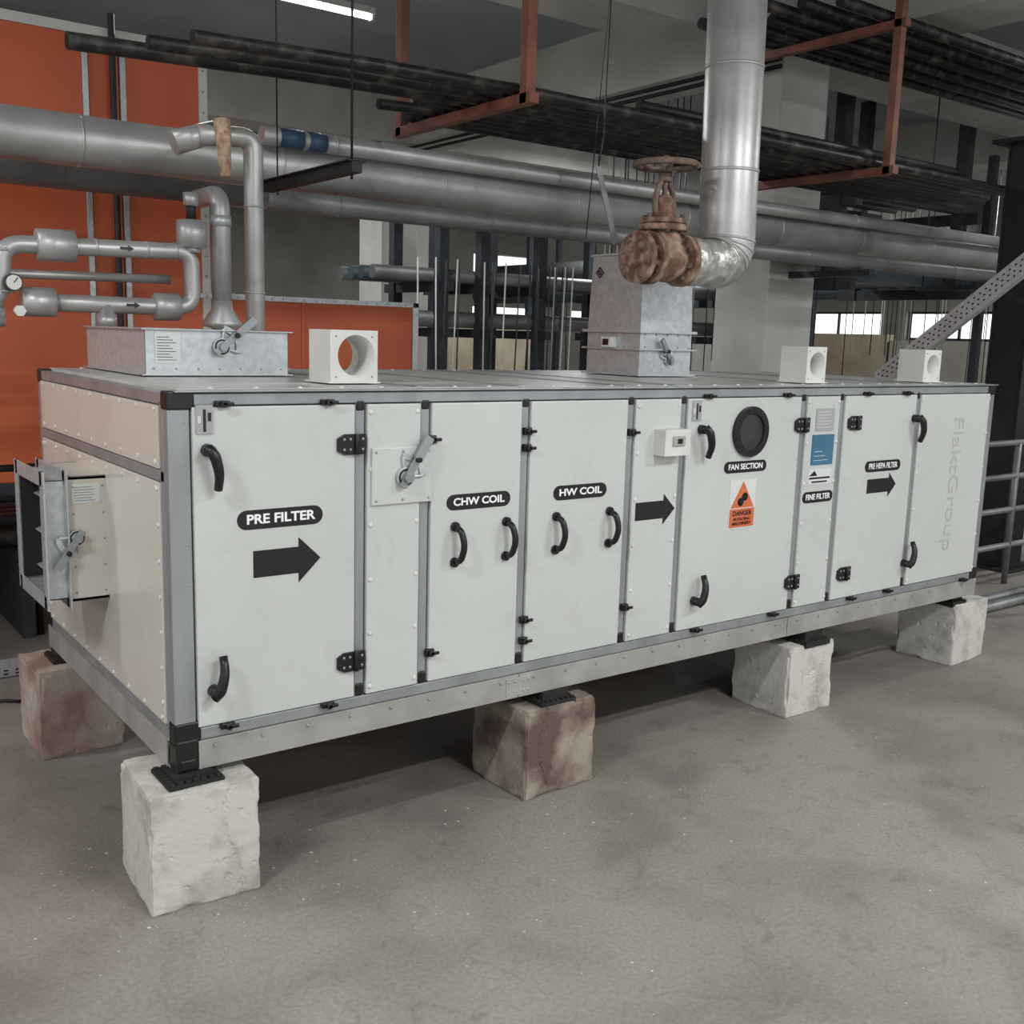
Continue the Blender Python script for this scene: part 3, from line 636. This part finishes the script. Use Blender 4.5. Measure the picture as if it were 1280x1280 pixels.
for x in(5.78,6.6,7.6,8.6,9.6,10.6): k_.tube([(x,.95,0),(x,.95,1.07)],.022,14)
k_.done()
FP=G("floor_conduit_pipes");k_=P("pipes",FP,m_pdark)
for i,z in enumerate((.036,.036)): k_.tube([(5.3,.55+i*.12,z),(10.8,.55+i*.12,z)],.035,12)
k_.done()
DT=G("perforated_strut");k_=P("strut",DT,[m_galv,m_gask_shade])
a=V((6,1.78,1.49));b_=V((6,.35,2.62));d=(b_-a).normalized();sd=V((0,-d.z,d.y));hw=.06
k_.beam(a,b_,.005,hw*2,0,sd);k_.beam(a+sd*hw+V((.03,0,0)),b_+sd*hw+V((.03,0,0)),.06,.005,0,sd);k_.beam(a-sd*hw+V((.03,0,0)),b_-sd*hw+V((.03,0,0)),.06,.005,0,sd)
n=int((b_-a).length/.05)
for i in range(n):
    for j in(-.028,0,.028): 
        q=a+d*(i*.05+.03+(.02 if j==0 else 0))+sd*j;k_.beam(q-d*.008-V((.003,0,0)),q+d*.008-V((.003,0,0)),.002,.010,1,sd)
k_.beam((6.06,.33,0),(6.06,.33,2.7),.05,.05,0,(0,1,0));k_.beam((6.06,1.80,0),(6.06,1.80,1.55),.05,.05,0,(0,1,0));k_.done()
def wires(n,x0,x1,y0,y1,zs,zt,r,seed):
    random.seed(seed);e=G("hanging_wires");k_=P("wires",e,[m_dsteel,m_white])
    for i in range(n):
        x=random.uniform(x0,x1);y=random.uniform(y0,y1);z0=random.choice(zs);k_.tube([(x,y,z0),(x+random.uniform(-.06,.06),y,zt)],r,6,0 if i%3 else 1)
    k_.done()
wires(48,7,11,6.1,6.4,(.4,1.2,1.5),4.69,.007,1);wires(60,12.9,14,1.2,7.5,(.9,1.2,1.6),4.69,.008,2);wires(22,4.6,6.6,6.1,6.4,(.3,.8),2.5,.008,3)
def partition(x0,x1,y0,y1,h,along):
    e=G("board_partition");k_=P("boards",e,[m_beige,m_dsteel,m_wall]);n=6
    for i in range(n):
        if along=='x': a=x0+(x1-x0)*i/n;k_.box(a+.02,a+(x1-x0)/n-.02,y0,y1,0,h-.1*(i%2),0 if i%3 else 2)
        else: a=y0+(y1-y0)*i/n;k_.box(x0,x1,a+.02,a+(y1-y0)/n-.02,0,h-.1*(i%2),0 if i%3 else 2)
    k_.done()
partition(3.6,11,12.5,12.7,1.95,'x');partition(15.5,15.7,.3,12,1.95,'y')

# ------------------------------------------------------------------ room shell
P("floor",None,m_floor).box(-9,20,-10,18,-.2,0).done()
P("ceiling",None,m_ceil).box(-9,20,-10,18,4.70,4.95).done()
zc0=4.08
def cbeam(x0,x1,y0,y1,z0): P("ceiling_beam",None,m_conc).box(x0,x1,y0,y1,z0,4.70).done()
for x in(-6.0,6.07,12.07): cbeam(x,x+.6,-10,18,zc0)
for y in(-3.05,2.95,8.95,14.9):
    for a,b_ in((-9,-6.0),(-5.4,6.07),(6.67,12.07),(12.67,20)): cbeam(a,b_,y,y+.6,zc0+.01)
for x0,x1,y0,y1 in((6.07,6.67,2.95,3.55),(5.72,6.25,8.9,9.5),(12.07,12.67,2.95,3.55),(12.07,12.67,8.95,9.55),(-6,-5.4,2.95,3.55),(-6,-5.4,8.95,9.55),(6.9,7.4,10.4,10.9)):
    P("concrete_column",None,m_conc).box(x0,x1,y0,y1,0,zc0).done(.015)
def wallpanels(name,fix,axis,lo,hi,wins,zs):
    p=P(name,None,m_wall);t=.25
    def bx(a,b,z0,z1):
        if axis=='x': p.box(fix,fix+t,a,b,z0,z1)
        else: p.box(a,b,fix,fix+t,z0,z1)
    z=0
    for z0,z1 in zs:
        bx(lo,hi,z,z0);cur=lo
        for a,b in wins: bx(cur,a,z0,z1);cur=b
        bx(cur,hi,z0,z1);z=z1
    bx(lo,hi,z,4.7);p.done()
W_=[(a,a+2.4) for a in(-4,-1,2,5,8,11,14)]
wallpanels("wall_east",19.5,'x',-10,18,W_,[(1.9,2.5),(2.9,3.8)])
wallpanels("wall_north",17.5,'y',-9,19.5,[(a,a+1.8) for a in(13,16)],[(1.9,2.4),(2.9,3.6)])
WW=[(a,a+3.4) for a in(-9,-5,-1,3,7,11)]
wallpanels("wall_west",-9.2,'x',-10,18,WW,[(1.3,4.1)])
WS=[(a,a+3.5) for a in(-8.5,-4.6,-.7,3.2,7.1,11,15)]
wallpanels("added_south_wall",-10,'y',-9,19.5,WS,[(1.3,4.3)])  # unseen wall with high windows, added to cut low light under the unit
def winframe(name,fix,wins,zs,xoff,axis='x'):
    wf=P(name,None,m_dsteel)
    for a,b_ in wins:
        for z0,z1 in zs:
            x0,x1=fix+xoff,fix+xoff+.05
            for p0,p1,q0,q1 in((a,a+.05,z0,z1),(b_-.05,b_,z0,z1),((a+b_)/2-.025,(a+b_)/2+.025,z0,z1),(a,b_,z0,z0+.05),(a,b_,z1-.05,z1)):
                if axis=='x': wf.box(x0,x1,p0,p1,q0,q1)
                else: wf.box(p0,p1,x0,x1,q0,q1)
    wf.done()
winframe("window_1",19.5,W_,[(1.9,2.5),(2.9,3.8)],.1);winframe("window_2",-9.2,WW,[(1.3,4.1)],.1);winframe("window_3",-10,WS,[(1.3,4.3)],.1,'y')
cd=G("ceiling_conduit");k_=P("conduit",cd,m_blk)
for z in(4.0,3.94): k_.tube([(5.98,2.9,z),(5.98,14,z)],.018,10)
k_.done()
random.seed(11)
cp=G("concrete_debris");k_=P("chips",cp,m_chip)
for i in range(900):
    if i<450: x=random.uniform(.4,5);y=random.gauss(-.30,.28)
    elif i<600: a=random.uniform(0,6.28);r=random.gauss(.36,.08);x=.08+r*math.cos(a);y=.08+r*math.sin(a)
    else: x=random.uniform(-1,6);y=random.uniform(-1.9,.0)
    s=random.uniform(.0012,.0030) if i%9 else random.uniform(.0035,.006)
    if (-.12<x<.26 and -.11<y<.29) or (1.26<x<1.67 and -.08<y<.32) or (2.84<x<3.21 and -.04<y<.34): continue
    g=bmesh.ops.create_icosphere(k_.bm,subdivisions=1,radius=s)
    for v in g['verts']: v.co=V((v.co.x*random.uniform(.8,1.4)+x,v.co.y*random.uniform(.8,1.4)+y,abs(v.co.z)*.5))
k_.done()

# ------------------------------------------------------------------ lights
def tube_or_fill_light(x,y,z,energy,L_=1.5):  # shared by the visible tube and the added fill lights
    e=G("fluorescent_or_fill_light");p=P("fixture",e,[m_white,m_tube])
    p.box(x-L_/2,x+L_/2,y-.05,y+.05,z+.02,z+.07,0);p.tube([(x-L_/2+.03,y,z),(x+L_/2-.03,y,z)],.018,12,1)
    for q in(-.5,.5): p.tube([(x+q,y,z+.07),(x+q,y,4.69)],.004,6)
    for q in(-1,1): p.box(x+q*(L_/2-.01)-.01,x+q*(L_/2-.01)+.01,y-.03,y+.03,z-.02,z+.03)
    p.done()
    l=bpy.data.lights.new("tube_or_fill_glow","AREA");l.shape='RECTANGLE';l.size=L_;l.size_y=.15;l.energy=energy;l.color=(.98,1,.99)
    lo=bpy.data.objects.new("tube_or_fill_glow",l);lo.location=(x,y,z-.03);S.collection.objects.link(lo);lo.parent=e
tube_or_fill_light(2.72,5.1,4.28,80);
for x,y,en in((-3,-1.9,140),(1.5,-4.5,200),(4.8,-3.9,165),(9,-.5,100),(-3.5,2.0,90),(8.8,7.5,110),(3.2,10.2,110),(10.5,11,110),(1.5,-8,100),(15,5,150)): tube_or_fill_light(x,y,4.28,en)  # fill lights added to brighten the hall, built as tube fixtures
w=bpy.data.worlds.new("World");S.world=w;w.use_nodes=True
bg=w.node_tree.nodes["Background"];bg.inputs[0].default_value=(.94,.97,1,1);bg.inputs[1].default_value=2.0
S.view_settings.view_transform='Standard';S.view_settings.exposure=-.12

# ------------------------------------------------------------------ camera
psi,th,ro=.6420,.1673,.0292
d=V((math.sin(psi)*math.cos(th),math.cos(psi)*math.cos(th),-math.sin(th)))
r0=V((math.cos(psi),-math.sin(psi),0));u0=r0.cross(d)
r=r0*math.cos(ro)+u0*math.sin(ro);u=-r0*math.sin(ro)+u0*math.cos(ro)
mat=Matrix(((r.x,u.x,-d.x),(r.y,u.y,-d.y),(r.z,u.z,-d.z))).to_4x4();mat.translation=V((-.9842,-2.9724,1.7351))
cam=bpy.data.cameras.new("camera");cam.sensor_width=36;cam.sensor_height=36;cam.lens=36*1302.47/1280;cam.clip_end=200
co=bpy.data.objects.new("camera",cam);S.collection.objects.link(co);co.matrix_world=mat;S.camera=co
